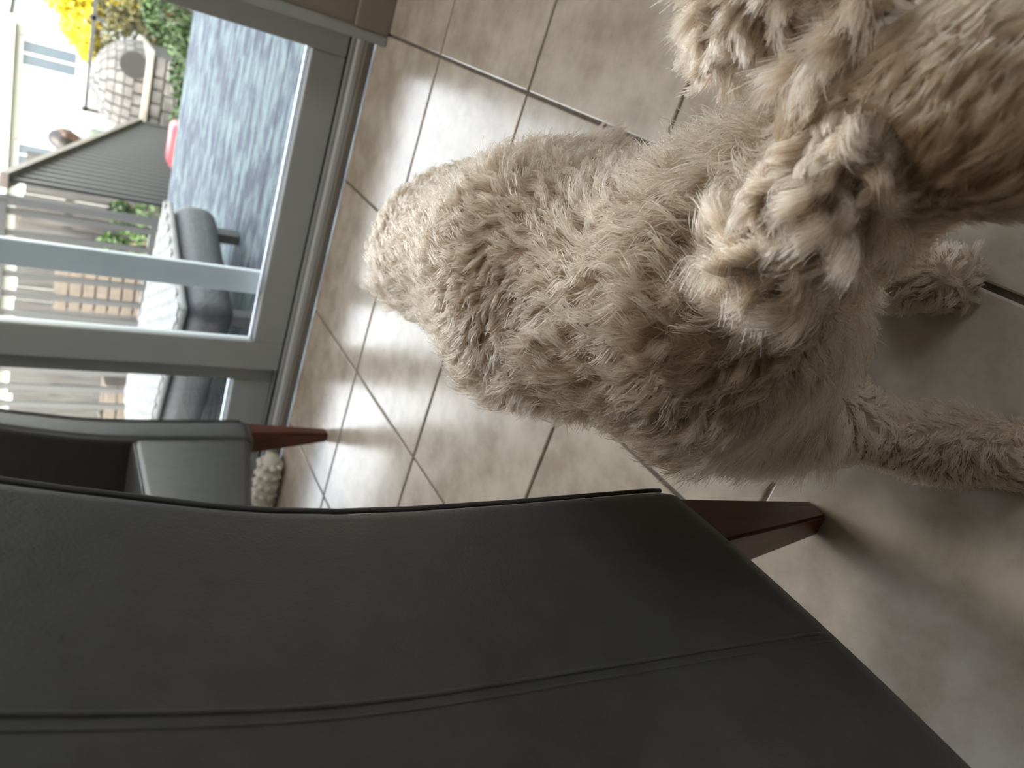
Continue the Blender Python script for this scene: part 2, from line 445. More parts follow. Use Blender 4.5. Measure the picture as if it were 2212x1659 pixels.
# ------------------------------------------------------------------ dining chairs
def rear(z):                               # backward bulge of the chair's rear profile
    z = np.asarray(z, float)
    return np.interp(z, [0.21, 0.25, 0.33, 0.41, 0.50, 0.56, 0.61, 0.65, 0.69, 0.73, 0.77, 0.86, 0.98, 1.06],
                     [0.006, 0.008, 0.005, 0.002, 0.0, 0.001, 0.005, 0.011, 0.019, 0.027, 0.036, 0.058, 0.086, 0.105])
def seam_y(z):
    return float(np.interp(z, [0.2, 0.257, 0.371, 0.482, 0.545, 0.60, 0.69, 0.758, 1.05], [-0.006, -0.0114, -0.0207, -0.0282, -0.031, -0.0326, -0.035, -0.0385, -0.045]))
def make_chair(name, loc, rz, label):
    """local: +x = facing direction, rear face at x = 0 (z 0.5), y = width."""
    c = empty(name, loc, rz, label, 'chair', 'black leather dining chairs')
    W = 0.215
    # backrest: loft of rounded rectangles following the rear curve
    zs = np.concatenate([[0.214, 0.218, 0.226], np.linspace(0.24, 1.02, 44), [1.036, 1.046, 1.05]])
    inset = np.concatenate([[0.016, 0.006, 0.001], np.zeros(44), [0.004, 0.012, 0.026]])
    rings = []
    for z, ins in zip(zs, inset):
        xr = -float(rear(z)) + ins
        th = np.interp(z, [0.2, 0.5, 1.05], [0.105, 0.098, 0.075])
        xf = -float(rear(z)) + th - ins
        r = 0.020
        ring = []
        w = W - ins
        for cx, cy, a0 in ((xf - r, w - r, 0), (xr + r, w - r, 90), (xr + r, -w + r, 180), (xf - r, -w + r, 270)):
            for q in range(7):
                a = math.radians(a0 + 15 * q)
                ring.append((cx + r * math.cos(a), cy + r * math.sin(a), z))
        # extra points across the rear face so that it can swell slightly
        out = []
        for q in range(len(ring)):
            out.append(ring[q])
            if q == 13:
                for s in np.linspace(0, 1, 13)[1:-1]:
                    y = (1 - s) * ring[13][1] + s * ring[14][1]
                    out.append((ring[13][0] - 0.006 * (1 - (2 * s - 1) ** 2), y, z))
        rings.append(out)
    P = np.array(rings)
    back = link('backrest', grid_mesh('backrest', P, closed_v=True, cap=True), M['leather'], c)
    # welts: twin raised stitch lines on the rear edges, and the seam down the middle of the rear panel
    zz = np.linspace(0.235, 1.03, 70)
    for s in (-1, 1):
        tube('edge_welt', [(-float(rear(z)) + 0.0048, s * (W - 0.0035), z) for z in zz], 0.0022, M['leather'], back, 6)
        tube('edge_welt', [(-float(rear(z)) + 0.019, s * (W + 0.0002), z) for z in zz], 0.0016, M['leather'], back, 6)
    tube('centre_seam', [(-float(rear(z)) - 0.0058, seam_y(z) - 0.004, z) for z in zz], 0.0016, M['leather'], back, 6)
    tube('centre_seam', [(-float(rear(z)) - 0.0057, seam_y(z) + 0.004, z) for z in zz], 0.0010, M['leather'], back, 6)
    # seat: thick upholstered box, underside rising towards the front
    xs = np.concatenate([[0.085], np.linspace(0.10, 0.47, 20), [0.485, 0.495, 0.50]])
    ins = np.concatenate([[0.0], np.zeros(20), [0.004, 0.012, 0.026]])
    rings = []
    for x, i_ in zip(xs, ins):
        zt = 0.506 - i_; zb = 0.222 + 0.20 * (x - 0.09) + i_
        w = W - 0.006 - i_
        r = 0.022
        ring = []
        for cy, cz, a0 in ((w - r, zt - r, 0), (-w + r, zt - r, 90), (-w + r, zb + r, 180), (w - r, zb + r, 270)):
            for q in range(7):
                a = math.radians(a0 + 15 * q)
                ring.append((x, cy + r * math.cos(a), cz + r * math.sin(a)))
        rings.append(ring)
    seat = link('seat', grid_mesh('seat', np.array(rings), closed_v=True, cap=True), M['leather'], c)
    ztop = 0.506
    tube('seat_welt', [(0.10, W - 0.010, ztop - 0.006), (0.47, W - 0.010, ztop - 0.006)], 0.003, M['leather'], seat, 6)
    tube('seat_welt', [(0.10, -W + 0.010, ztop - 0.006), (0.47, -W + 0.010, ztop - 0.006)], 0.003, M['leather'], seat, 6)
    # tapered legs
    for s in (-1, 1):
        for front in (False, True):
            bm = bmesh.new()
            if not front:
                top = (0.004, 0.054, W - 0.006 - 0.068, W - 0.006, 0.225)
                bot = (0.012, 0.040, W - 0.006 - 0.036, W - 0.006 - 0.008, 0.0)
            else:
                top = (0.425, 0.480, W - 0.016 - 0.060, W - 0.016, 0.31)
                bot = (0.445, 0.473, W - 0.050, W - 0.022, 0.0)
            vs = []
            for x0, x1, y0, y1, z in (bot, top):
                for x, y in ((x0, y0), (x1, y0), (x1, y1), (x0, y1)):
                    vs.append(bm.verts.new((x, s * y, z)))
            for f in ((0, 1, 2, 3), (4, 5, 6, 7), (0, 1, 5, 4), (1, 2, 6, 5), (2, 3, 7, 6), (3, 0, 4, 7)):
                bm.faces.new([vs[q] for q in f])
            bmesh.ops.bevel(bm, geom=bm.edges[:], offset=0.003, segments=2, affect='EDGES')
            link('leg', finish(bm, 'leg'), M['leg'], c)
    return c
# near chair faces -X, its rear panel towards the camera; far chair faces -Y with its back to the door
make_chair('dining_chair', (-0.673, -1.636 - 0.215, 0), math.pi, 'black leather dining chair close by, its tall curved rear panel filling the foreground')
make_chair('dining_chair', (-1.425 - 0.215, -0.285, 0), -math.pi / 2, 'black leather dining chair in side view with its back against the glass door')

# knobbly draught stopper lying along the door sill, behind the far chair
ds = empty('draught_stopper', (-2.12, -0.045, 0.0), 0, 'cream knobbly knitted draught stopper lying along the door sill behind the far chair', 'draught stopper')
tube('roll', [(x, 0, 0.042) for x in np.linspace(-0.42, 0.42, 15)], [0.020] + [0.038] * 13 + [0.020], M['knit'], ds, 14)
bm = bmesh.new()
for i in range(22):
    for k in range(9):
        a = 2 * math.pi * (k + 0.5 * (i % 2)) / 9
        bmesh.ops.create_icosphere(bm, subdivisions=1, radius=0.0135, matrix=Matrix.Translation((-0.39 + 0.037 * i, 0.033 * math.cos(a), 0.043 + 0.033 * math.sin(a))))
kn = link('knit_bobbles', finish(bm, 'knit_bobbles', True), M['knit'], ds)
kn['kind'] = 'stuff'

# ------------------------------------------------------------------ outdoors: deck
deck = box('deck', -6.5, 1.6, 0.17, 3.43, -0.30, -0.128, M['rail_dark'])
tag(deck, kind='structure')
nb = 23
pitch = (3.47 - 0.165) / nb
bm = bmesh.new()
box_into(bm, -4.05, 4.05, -pitch / 2 + 0.004, pitch / 2 - 0.004, -0.028, 0.0, 0.004, 1)
plank_me = finish(bm, 'deck_plank')
plank_me.materials.append(M['deck'])
for k in range(nb):
    o = bpy.data.objects.new('deck_plank', plank_me)
    COL.objects.link(o)
    o.parent = deck
    o.location = (-2.45, 0.165 + (k + 0.5) * pitch, -0.10 + random.uniform(-0.0015, 0.0015))

def railing(name, p0, p1, h0, h1, label, post0=True, post1=True, npick=40, handrail='rail_dark', hw=0.045, base0=None, base1=None):
    """railing from p0 to p1 (ground points); pickets vertical."""
    p0 = Vector(p0); p1 = Vector(p1)
    r = empty(name, p0, 0, label, 'railing')
    d = p1 - p0
    n = Vector((-d.y, d.x, 0)).normalized()
    def bar(nm, z0, z1, half_w, half_h, m):
        bm = bmesh.new()
        vs = []
        for p, z in ((Vector((0, 0, 0)), z0), (d, z1)):
            for a, b in ((-1, -1), (1, -1), (1, 1), (-1, 1)):
                vs.append(bm.verts.new(p + n * half_w * a + Vector((0, 0, z + half_h * b))))
        for f in ((0, 1, 2, 3), (4, 5, 6, 7), (0, 1, 5, 4), (1, 2, 6, 5), (2, 3, 7, 6), (3, 0, 4, 7)):
            bm.faces.new([vs[q] for q in f])
        link(nm, finish(bm, nm), m, r)
    bar('handrail', h0, h1, hw, 0.024, M[handrail])
    bar('lower_rail', 0.07, 0.07, 0.018, 0.02, M['rail_dark'])
    bm = bmesh.new()
    box_into(bm, -0.019, 0.019, -0.012, 0.012, 0.0, 1.0)
    pm = finish(bm, 'picket')
    pm.materials.append(M['rail_dark'])
    for k in range(npick):
        t = (k + 0.5) / npick
        o = bpy.data.objects.new('picket', pm)
        COL.objects.link(o)
        o.parent = r
        o.location = d * t + Vector((0, 0, 0.05))
        o.rotation_euler = (0, 0, math.atan2(d.y, d.x))
        o.scale = (1, 1, (h0 + (h1 - h0) * t) - 0.07)
    for on, p, h in ((post0, Vector((0, 0, 0)), h0), (post1, d, h1)):
        if on:
            bm = bmesh.new()
            box_into(bm, p.x - 0.026, p.x + 0.026, p.y - 0.026, p.y + 0.026, p.z - 0.0, p.z + h + 0.03, 0.004, 1)
            link('post', finish(bm, 'post'), M['rail_dark'], r)
    return r
railing('deck_railing', (-2.10, 3.40, -0.10), (-6.3, 3.40, -0.10), 0.93, 0.93,
        'dark metal picket railing along the outer edge of the blue deck', npick=30, hw=0.03)
railing('stair_railing', (-2.02, 3.52, -0.16), (-2.02, 6.1, -1.17), 0.99, 0.99,
        'sloping stair railing with a grey-brown handrail descending beyond the deck', npick=24, handrail='rail_wood', hw=0.05, post0=False)
stair = empty('deck_stairs', (-2.55, 3.5, -1.2), 0, 'wooden steps going down from the deck to the lawn', 'stairs')
for k in range(6):
    box('step', -0.5, 0.5, k * 0.30, k * 0.30 + 0.30, 0, 0.93 - k * 0.17, M['rail_wood'], stair, 0.005)

# low wicker lounger on the deck
lg = empty('wicker_lounger', (-2.10, 1.36, -0.10), math.atan2(0.33, -0.95), 'low outdoor lounger with white woven top and charcoal wicker base on the blue deck', 'lounger')
LX, LY = 0.66, 0.36
bm = bmesh.new()
box_into(bm, -LX, LX, -LY, LY, 0.10, 0.285, 0.07, 5)
link('base', finish(bm, 'base', True), M['wicker_dark'], lg)
for sx in (-1, 1):
    for sy in (-1, 1):
        box('foot', sx * (LX - 0.1) - 0.025, sx * (LX - 0.1) + 0.025, sy * (LY - 0.09) - 0.025, sy * (LY - 0.09) + 0.025, 0.0, 0.11, M['rail_dark'], lg, 0.004)
bm = bmesh.new()
box_into(bm, -LX + 0.01, LX - 0.01, -LY + 0.01, LY - 0.01, 0.285, 0.318, 0.014, 3)
top = link('woven_top', finish(bm, 'woven_top', True), M['wicker_white'], lg)
bm = bmesh.new()
nU = 30
for i in range(nU):
    x = -LX + 0.035 + (2 * LX - 0.07) * i / (nU - 1)
    for j in range(17):
        y = -LY + 0.035 + (2 * LY - 0.07) * j / 16
        if (i + j) % 2 == 0:
            box_into(bm, x - 0.024, x + 0.024, y - 0.014, y + 0.014, 0.314, 0.3245)
        else:
            box_into(bm, x - 0.013, x + 0.013, y - 0.024, y + 0.024, 0.314, 0.3215)
wv = link('weave', finish(bm, 'weave'), M['wicker_white'], top)
wv['kind'] = 'stuff'

# ------------------------------------------------------------------ outdoors: yard
yard = box('yard_ground', -45, 40, 0.15, 60, -1.6, -1.2, M['grass'])
tag(yard, kind='structure')

# white house beyond
hs = empty('white_house', (-4.5, 14.0, -1.2), 0, 'white sided single-storey house with pale roof at the far side of the yard', 'building')
bm = bmesh.new()
box_into(bm, -6.0, 2.05, 0.05, 7.0, 0, 2.17)
link('wall', finish(bm, 'wall'), M['siding'], hs)
for k in range(13):
    box('siding_board', -6.0, 2.05, 0.02, 0.06, k * 0.165, k * 0.165 + 0.158, M['siding'], hs, 0.006, 1)
box('gutter', -6.2, 2.2, -0.22, -0.10, 2.10, 2.20, M['siding'], hs, 0.02)
bm = bmesh.new()
v = [bm.verts.new(p) for p in ((-6.2, -0.2, 2.2), (2.2, -0.2, 2.2), (2.2, 3.5, 3.9), (-6.2, 3.5, 3.9), (-6.2, 7.2, 2.2), (2.2, 7.2, 2.2))]
for f in ((0, 1, 2, 3), (3, 2, 5, 4), (1, 5, 2), (0, 3, 4), (0, 4, 5, 1)):
    bm.faces.new([v[q] for q in f])
link('roof', finish(bm, 'roof'), M['roof'], hs)
def hwin(x0, x1, z0, z1):
    w = box('window', x0 - 0.06, x1 + 0.06, -0.02, 0.03, z0 - 0.06, z1 + 0.06, M['siding'], hs, 0.01, 1)
    box('pane', x0, x1, -0.03, -0.012, z0, z1, M['pane'], w)
    box('glazing_bar', (x0 + x1) / 2 - 0.015, (x0 + x1) / 2 + 0.015, -0.04, -0.028, z0, z1, M['siding'], w)
hwin(1.43, 1.82, 1.20, 1.98)
hwin(-0.30, 0.06, 1.46, 1.96)
dr = box('house_door', -1.9, -1.0, -0.01, 0.03, 0.02, 1.95, M['tan_crate'], hs, 0.01, 1)

def foliage(name, spots, n, size, m, parent, seed, origin):
    """spots: list of (centre, radii); n leaves spread through the ellipsoids."""
    r = np.random.default_rng(seed)
    verts = []; faces = []
    for q in range(n):
        c, rad = spots[r.integers(len(spots))]
        d = r.normal(size=3); d /= np.linalg.norm(d)
        p = np.array(c) + d * np.array(rad) * r.uniform(0.55, 1.0) ** 0.6 - np.array(origin)
        a = r.normal(size=3); a /= np.linalg.norm(a)
        b = np.cross(a, r.normal(size=3)); b /= np.linalg.norm(b) + 1e-9
        s = size * r.uniform(0.6, 1.3)
        k = len(verts)
        verts += [p - a * s, p - b * s * 0.5 + 0.1 * s * np.cross(a, b), p + a * s, p + b * s * 0.5 + 0.1 * s * np.cross(a, b)]
        faces.append((k, k + 1, k + 2, k + 3))
    me = mesh_from(name, np.array(verts), np.array(faces), False)
    return link(name, me, m, parent)
def shrub(name, base, spots, n, size, m, label, seed, cat='shrub', group=None):
    e = empty(name, base, 0, label, cat, group)
    foliage('foliage', spots, n, size, M[m], e, seed, base)
    for q, (c, rad) in enumerate(spots[:6]):
        rel = Vector(c) - Vector(base)
        tube('stem', [(0, 0, 0), (rel.x * 0.4, rel.y * 0.4, rel.z * 0.5), rel], [0.03, 0.022, 0.01], M['bark'], e, 6)
    return e
# yellow flowering shrub, standing behind the wire fence
shrub('flowering_shrub', (-1.15, 9.5, -1.2), [((-1.20, 9.5, 0.35), (0.42, 0.4, 0.42)), ((-1.55, 9.5, 0.20), (0.42, 0.35, 0.24)), ((-0.6, 9.5, 0.5), (0.6, 0.5, 0.55)),
      ((-1.85, 9.4, 0.10), (0.22, 0.3, 0.12)), ((-0.9, 9.5, -0.15), (0.7, 0.4, 0.4))], 5200, 0.05, 'yellow_leaf',
      'bright yellow flowering shrub behind the wire fence', 3)
shrub('garden_shrub', (-1.3, 8.42, -1.2), [((-1.1, 8.42, -0.25), (0.5, 0.3, 0.36)), ((-1.65, 8.42, -0.30), (0.45, 0.3, 0.36)), ((-0.5, 8.42, -0.3), (0.5, 0.3, 0.4)), ((-2.2, 8.5, -0.5), (0.4, 0.3, 0.4)),
      ((-1.5, 8.42, -0.8), (0.9, 0.3, 0.4))], 5200, 0.04, 'olive_leaf', 'olive and yellow twiggy shrub below the bright yellow one', 4)
shrub('leafy_bush', (-1.1, 4.5, -1.2), [((-0.75, 4.5, -0.14), (0.35, 0.3, 0.24)), ((-1.15, 4.5, -0.38), (0.4, 0.3, 0.24)), ((-1.6, 4.45, -0.44), (0.35, 0.3, 0.24)), ((-0.3, 4.5, -0.1), (0.4, 0.3, 0.3)),
      ((-1.1, 4.5, -0.8), (0.8, 0.3, 0.4))], 4200, 0.035, 'green_leaf', 'dark green leafy bush just beyond the deck edge', 5)
shrub('vine_bush', (-3.2, 6.5, -1.2), [((-3.2, 6.5, -0.45), (0.35, 0.25, 0.30)), ((-3.05, 6.5, -0.15), (0.13, 0.14, 0.12)), ((-3.42, 6.5, -0.10), (0.14, 0.1, 0.14)), ((-3.3, 6.5, -0.8), (0.5, 0.3, 0.3))], 1500, 0.035, 'green_leaf',
      'small bright green climbing bush behind the railing pickets', 6)

# wire fence in front of the yellow shrub
fe = empty('wire_fence', (-1.4, 9.0, -1.2), 0, 'low wire mesh fence with dark top rail below the yellow shrub', 'fence')
box('top_rail', -1.2, 1.6, -0.025, 0.025, 1.27, 1.315, M['rail_dark'], fe)
for x in (-1.18, -0.1, 1.0):
    box('post', x - 0.025, x + 0.025, -0.025, 0.025, 0, 1.34, M['rail_dark'], fe)
bm = bmesh.new()
for k in range(41):
    x = -1.2 + 0.07 * k
    box_into(bm, x - 0.002, x + 0.002, -0.002, 0.002, 0.05, 1.28)
for k in range(18):
    z = 0.06 + 0.07 * k
    box_into(bm, -1.2, 1.6, -0.002, 0.002, z - 0.002, z + 0.002)
wm = link('wire_mesh', finish(bm, 'wire_mesh'), M['rail_dark'], fe)
wm['kind'] = 'stuff'

# dark timber fence across the yard behind the railing
pf = empty('board_fence', (-2.6, 7.6, -1.2), 0, 'dark weathered vertical board fence across the yard behind the railing', 'fence')
bm = bmesh.new()
box_into(bm, -0.075, 0.075, -0.011, 0.011, 0, 1.0, 0.003, 1)
bd = finish(bm, 'board'); bd.materials.append(M['fence_board'])
for k in range(48):
    o = bpy.data.objects.new('board', bd); COL.objects.link(o); o.parent = pf
    o.location = (-0.35 - 0.16 * k, random.uniform(-0.008, 0.008), 0); o.scale = (1, 1, 1.90 + random.uniform(-0.03, 0.03))
for z in (0.3, 1.4):
    box('fence_rail', -8.0, -0.28, 0.012, 0.05, z, z + 0.09, M['fence_board'], pf)

# domed stone oven
ov = empty('stone_oven', (-1.93, 7.45, -1.2), 0, 'domed garden oven of pale grey stone blocks with a cream ledge', 'oven')
def brick_row(bm, R, z0, z1, R1, n, ph, squash=(1, 1)):
    for k in range(n):
        a0 = 2 * math.pi * (k + ph) / n + 0.012 / max(R, 0.05); a1 = 2 * math.pi * (k + 1 + ph) / n - 0.012 / max(R, 0.05)
        vs = []
        for (r, z) in ((R, z0), (R1, z1)):
            for rr in (r, r - 0.06):
                for a in (a0, a1):
                    vs.append(bm.verts.new((rr * math.cos(a) * squash[0], rr * math.sin(a) * squash[1], z)))
        for f in ((0, 1, 3, 2), (4, 5, 7, 6), (0, 1, 5, 4), (2, 3, 7, 6), (0, 2, 6, 4), (1, 3, 7, 5)):
            bm.faces.new([vs[q] for q in f])
bm = bmesh.new()
zb = 0.92; Hd = 0.46; Rd = 0.50
rows = 8
for k in range(rows):
    e0 = (k + 0.06) / rows * math.pi / 2; e1 = (k + 0.94) / rows * math.pi / 2
    brick_row(bm, Rd * math.cos(e0), zb + Hd * math.sin(e0), zb + Hd * math.sin(e1), Rd * math.cos(e1), max(6, int(26 * math.cos(e0))), 0.5 * (k % 2))
dm = link('block_dome', finish(bm, 'block_dome'), M['brick'], ov)
dm['kind'] = 'stuff'
bm = bmesh.new()
bmesh.ops.create_uvsphere(bm, u_segments=24, v_segments=12, radius=1.0)
for v in bm.verts:
    v.co = Vector((v.co.x * (Rd - 0.02), v.co.y * (Rd - 0.02), zb + max(v.co.z, 0) * (Hd - 0.02)))
link('dome_core', finish(bm, 'dome_core', True), M['mortar'], ov)
box('ledge', -0.52, 0.50, -0.56, 0.5, 0.86, 0.92, M['ledge'], ov, 0.01)
box('plinth_core', -0.46, 0.44, -0.50, 0.45, 0.0, 0.86, M['mortar'], ov)
bm = bmesh.new()
rr = random.Random(4)
for k in range(7):
    z = 0.01 + k * 0.121
    x = -0.48 + (0.06 if k % 2 else 0)
    while x < 0.42:
        w = rr.uniform(0.12, 0.22)
        box_into(bm, x, min(x + w - 0.012, 0.46), -0.53 + rr.uniform(-0.012, 0.012), -0.49, z, z + 0.11, 0.012, 1)
        x += w
ps = link('plinth_stone', finish(bm, 'plinth_stone'), M['brick'], ov)
ps['kind'] = 'stuff'
bm = bmesh.new()
r_ = bmesh.ops.create_circle(bm, cap_ends=True, radius=0.13, segments=20)
ex = bmesh.ops.extrude_face_region(bm, geom=bm.faces[:])
for v in ex['geom']:
    if isinstance(v, bmesh.types.BMVert):
        v.co.z += 0.10
for v in bm.verts:
    v.co = Matrix.Rotation(math.pi / 2, 3, 'X') @ v.co
    v.co += Vector((0.30, -0.40, 0.92 + 0.11))
link('oven_mouth', finish(bm, 'oven_mouth'), M['mouth_dark'], ov)  # solid near-black disc in place of a hollow opening

# red bucket, teal chair-like box and timber crates glimpsed beyond the railing
def bucket(loc, m, label, r0=0.11, r1=0.15, h=0.26):
    e = empty('bucket', loc, 0, label, 'bucket')
    prof = [(0.001, 0.0), (r0, 0.0), (r1, h), (r1 + 0.012, h), (r1 + 0.012, h - 0.02), (r1 - 0.008, h - 0.012), (r0 - 0.008, 0.012), (0.001, 0.012)]
    P = np.array([[(r * math.cos(a), r * math.sin(a), z) for a in (2 * math.pi * k / 24 for k in range(24))] for r, z in prof])
    link('shell', grid_mesh('shell', P, closed_v=True, smooth=False), M[m], e)
    tube('handle', [((r1 + 0.01) * math.cos(t), 0.02, h - 0.02 + (r1 * 0.9) * math.sin(t)) for t in np.linspace(0, math.pi, 15)], 0.005, M['rail_dark'], e, 6)
    return e
rb = empty('red_cushion', (-1.62, 3.72, -1.2), 0, 'red cushion on a post stool beside the stair railing', 'cushion')
bm = bmesh.new()
box_into(bm, -0.16, 0.16, -0.12, 0.12, 0.95, 1.10, 0.05, 4)
link('pad', finish(bm, 'pad', True), M['red'], rb)
box('stool_post', -0.1, 0.1, -0.1, 0.1, 0.0, 0.96, M['rail_wood'], rb, 0.006)
bucket((-3.55, 4.3, -1.2), 'teal', 'tall teal plastic tub standing behind the picket railing', 0.16, 0.18, 1.55)
crg = [(-4.15, 6.2, 0.5, 0.78), (-4.05, 7.0, 0.6, 1.6), (-5.2, 6.3, 0.5, 1.05)]
for k, (x, y, w, h) in enumerate(crg):
    e = empty('timber_crate', (x, y, -1.2), 0.1 * k, ['shortest tan slatted crate beyond the picket railing', 'tallest tan slatted crate, in the middle of three beyond the railing',
              'tan slatted crate farthest left beyond the railing'][k], 'crate', 'tan slatted crates beyond the railing')
    ns = int(h / 0.13)
    for q in range(ns):
        box('slat', -w / 2, w / 2, -0.25, -0.22, 0.01 + q * 0.13, 0.12 + q * 0.13, M['tan_crate'], e, 0.004, 1)
        box('slat', -w / 2, w / 2, 0.22, 0.25, 0.01 + q * 0.13, 0.12 + q * 0.13, M['tan_crate'], e, 0.004, 1)
    for sx in (-1, 1):
        box('side_panel', sx * (w / 2 - 0.02) - 0.015, sx * (w / 2 - 0.02) + 0.015, -0.22, 0.22, 0, ns * 0.13, M['tan_crate'], e, 0.003, 1)

# person standing on the lawn beyond the stair rail
per = empty('person', (-2.39, 6.45, -1.2), 2.3, 'person with dark hair in a pale green shirt standing beyond the stair railing', 'person')
def human(per):
    H = 1.70
    body = [((0, 0, 1.44), (0, 0, 1.52), 0.05, 0.05), ((0, 0, 1.58), (0, -0.01, 1.62), 0.085, 0.09), ((0, -0.02, 1.54), (0, -0.03, 1.55), 0.06, 0.055),
            ((0, -0.10, 1.575), (0, -0.105, 1.56), 0.014, 0.016),
            ((-0.13, 0, 1.36), (0.13, 0, 1.36), 0.075, 0.075), ((0, 0, 1.32), (0, 0, 1.02), 0.125, 0.115), ((0, 0, 0.98), (0, 0, 0.90), 0.13, 0.13)]
    for s in (-1, 1):
        body += [((s * 0.19, 0, 1.36), (s * 0.23, 0.02, 1.08), 0.05, 0.042), ((s * 0.23, 0.02, 1.08), (s * 0.22, -0.06, 0.86), 0.040, 0.030),
                 ((s * 0.22, -0.06, 0.86), (s * 0.21, -0.09, 0.78), 0.030, 0.026),
                 ((s * 0.085, 0, 0.90), (s * 0.095, -0.01, 0.48), 0.085, 0.055), ((s * 0.095, -0.01, 0.48), (s * 0.10, 0.02, 0.09), 0.055, 0.038),
                 ((s * 0.10, 0.02, 0.05), (s * 0.11, -0.12, 0.035), 0.04, 0.033),
                 ((s * 0.092, 0.0, 1.585), (s * 0.094, 0.01, 1.60), 0.016, 0.018)]
        for q in range(4):
            body.append(((s * (0.198 + 0.012 * q), -0.10, 0.78), (s * (0.196 + 0.012 * q), -0.115, 0.70 + 0.006 * abs(q - 1.5)), 0.009, 0.007, 0.008))
        body.append(((s * 0.195, -0.10, 0.80), (s * 0.172, -0.125, 0.755), 0.010, 0.008, 0.008))
    v, f = surface_nets(body, 0.03, 0.016)
    link('body', mesh_from('body', v, f), M['skin'], per)
    sh = [((-0.13, 0, 1.36), (0.13, 0, 1.36), 0.088, 0.088), ((0, 0, 1.32), (0, 0, 0.96), 0.140, 0.148)]
    for s in (-1, 1):
        sh.append(((s * 0.18, 0, 1.36), (s * 0.215, 0.01, 1.16), 0.066, 0.066))
    v, f = surface_nets(sh, 0.04, 0.018)
    link('shirt', mesh_from('shirt', v, f), M['shirt'], per)
    tr = [((0, 0, 0.98), (0, 0, 0.90), 0.142, 0.142)]
    for s in (-1, 1):
        tr += [((s * 0.085, 0, 0.88), (s * 0.095, -0.01, 0.48), 0.096, 0.072), ((s * 0.095, -0.01, 0.48), (s * 0.10, 0.02, 0.10), 0.072, 0.062)]
    v, f = surface_nets(tr, 0.03, 0.018)
    link('trousers', mesh_from('trousers', v, f), M['trousers'], per)
    hr = [((0, 0.02, 1.63), (0, 0.01, 1.65), 0.098, 0.09), ((0, 0.05, 1.58), (0, 0.05, 1.50), 0.075, 0.05)]
    v, f = surface_nets(hr, 0.03, 0.014)
    link('hair', mesh_from('hair', v, f), M['hair_black'], per)
    for s in (-1, 1):
        bm = bmesh.new(); bmesh.ops.create_icosphere(bm, subdivisions=2, radius=0.011, matrix=Matrix.Translation((s * 0.033, -0.086, 1.60)))
        link('eye', finish(bm, 'eye', True), M['eye'], per)
human(per)

# ------------------------------------------------------------------ the dog
DOGO = np.array([-0.55, -1.42, 0.0])
hd = np.array([0.34, -0.94, 0.0]); hd /= np.linalg.norm(hd)
ld = np.array([-hd[1], hd[0], 0.0])          # the dog's left
def D(a, b, c):                              # along the body, to the dog's left, up
    return a * hd + b * ld + np.array([0, 0, c])
dog = empty('dog', DOGO.tolist(), 0, 'cream curly-coated dog with apricot ears, standing between the chair and the door', 'dog')

caps = [
    (D(-0.238, 0.030, 0.285), D(0.00, 0.004, 0.270), 0.090, 0.122),          # loin and ribcage
    (D(0.00, 0, 0.265), D(0.21, -0.005, 0.258), 0.126, 0.114),
    (D(0.20, 0, 0.22), D(0.24, 0.01, 0.27), 0.085, 0.10),           # chest
    (D(-0.215, 0.062, 0.24), D(-0.165, 0.072, 0.20), 0.074, 0.072),     # haunches
    (D(-0.205, -0.018, 0.235), D(-0.165, -0.030, 0.20), 0.070, 0.068),
    (D(0.22, -0.005, 0.28), D(0.38, 0.062, 0.335), 0.075, 0.046),      # neck
    (D(0.405, 0.098, 0.365), D(0.455, 0.102, 0.365), 0.050, 0.052),  # skull
    (D(0.47, 0.105, 0.350), D(0.555, 0.13, 0.325), 0.038, 0.029),   # muzzle
    (D(0.48, 0.105, 0.335), D(0.54, 0.125, 0.312), 0.028, 0.022),
    (D(-0.30, 0.028, 0.31), D(-0.345, 0.03, 0.27), 0.026, 0.020),       # short tail
    (D(-0.345, 0.03, 0.27), D(-0.36, 0.03, 0.19), 0.020, 0.014),
]
legs = {'rf': [(D(0.20, -0.080, 0.215), 0.072), (D(0.235, -0.090, 0.135), 0.046), (D(0.29, -0.105, 0.055), 0.025), (D(0.320, -0.105, 0.028), 0.028), (D(0.360, -0.103, 0.024), 0.025)],
        'lf': [(D(0.20, 0.075, 0.22), 0.058), (D(0.18, 0.075, 0.13), 0.036), (D(0.215, 0.055, 0.06), 0.028), (D(0.235, 0.052, 0.028), 0.029), (D(0.275, 0.050, 0.023), 0.026)],
        'lh': [(D(-0.18, 0.085, 0.20), 0.075), (D(-0.095, 0.124, 0.140), 0.050), (D(-0.25, 0.105, 0.085), 0.030), (D(-0.225, 0.105, 0.030), 0.028), (D(-0.18, 0.105, 0.024), 0.026)],
        'rh': [(D(-0.17, -0.045, 0.20), 0.064), (D(-0.12, -0.068, 0.145), 0.048), (D(-0.24, -0.065, 0.085), 0.028), (D(-0.215, -0.068, 0.030), 0.027), (D(-0.17, -0.068, 0.024), 0.026)]}
for chain in legs.values():
    for (p, r), (q, s) in zip(chain[:-1], chain[1:]):
        caps.append((p, q, r, s))
# toes
for key in legs:
    p = legs[key][-1][0]
    for t in (-0.018, -0.006, 0.006, 0.018):
        caps.append((p + ld * t + hd * 0.004 + np.array([0, 0, -0.006]), p + ld * t * 1.15 + hd * 0.024 + np.array([0, 0, -0.010]), 0.010, 0.009, 0.010))
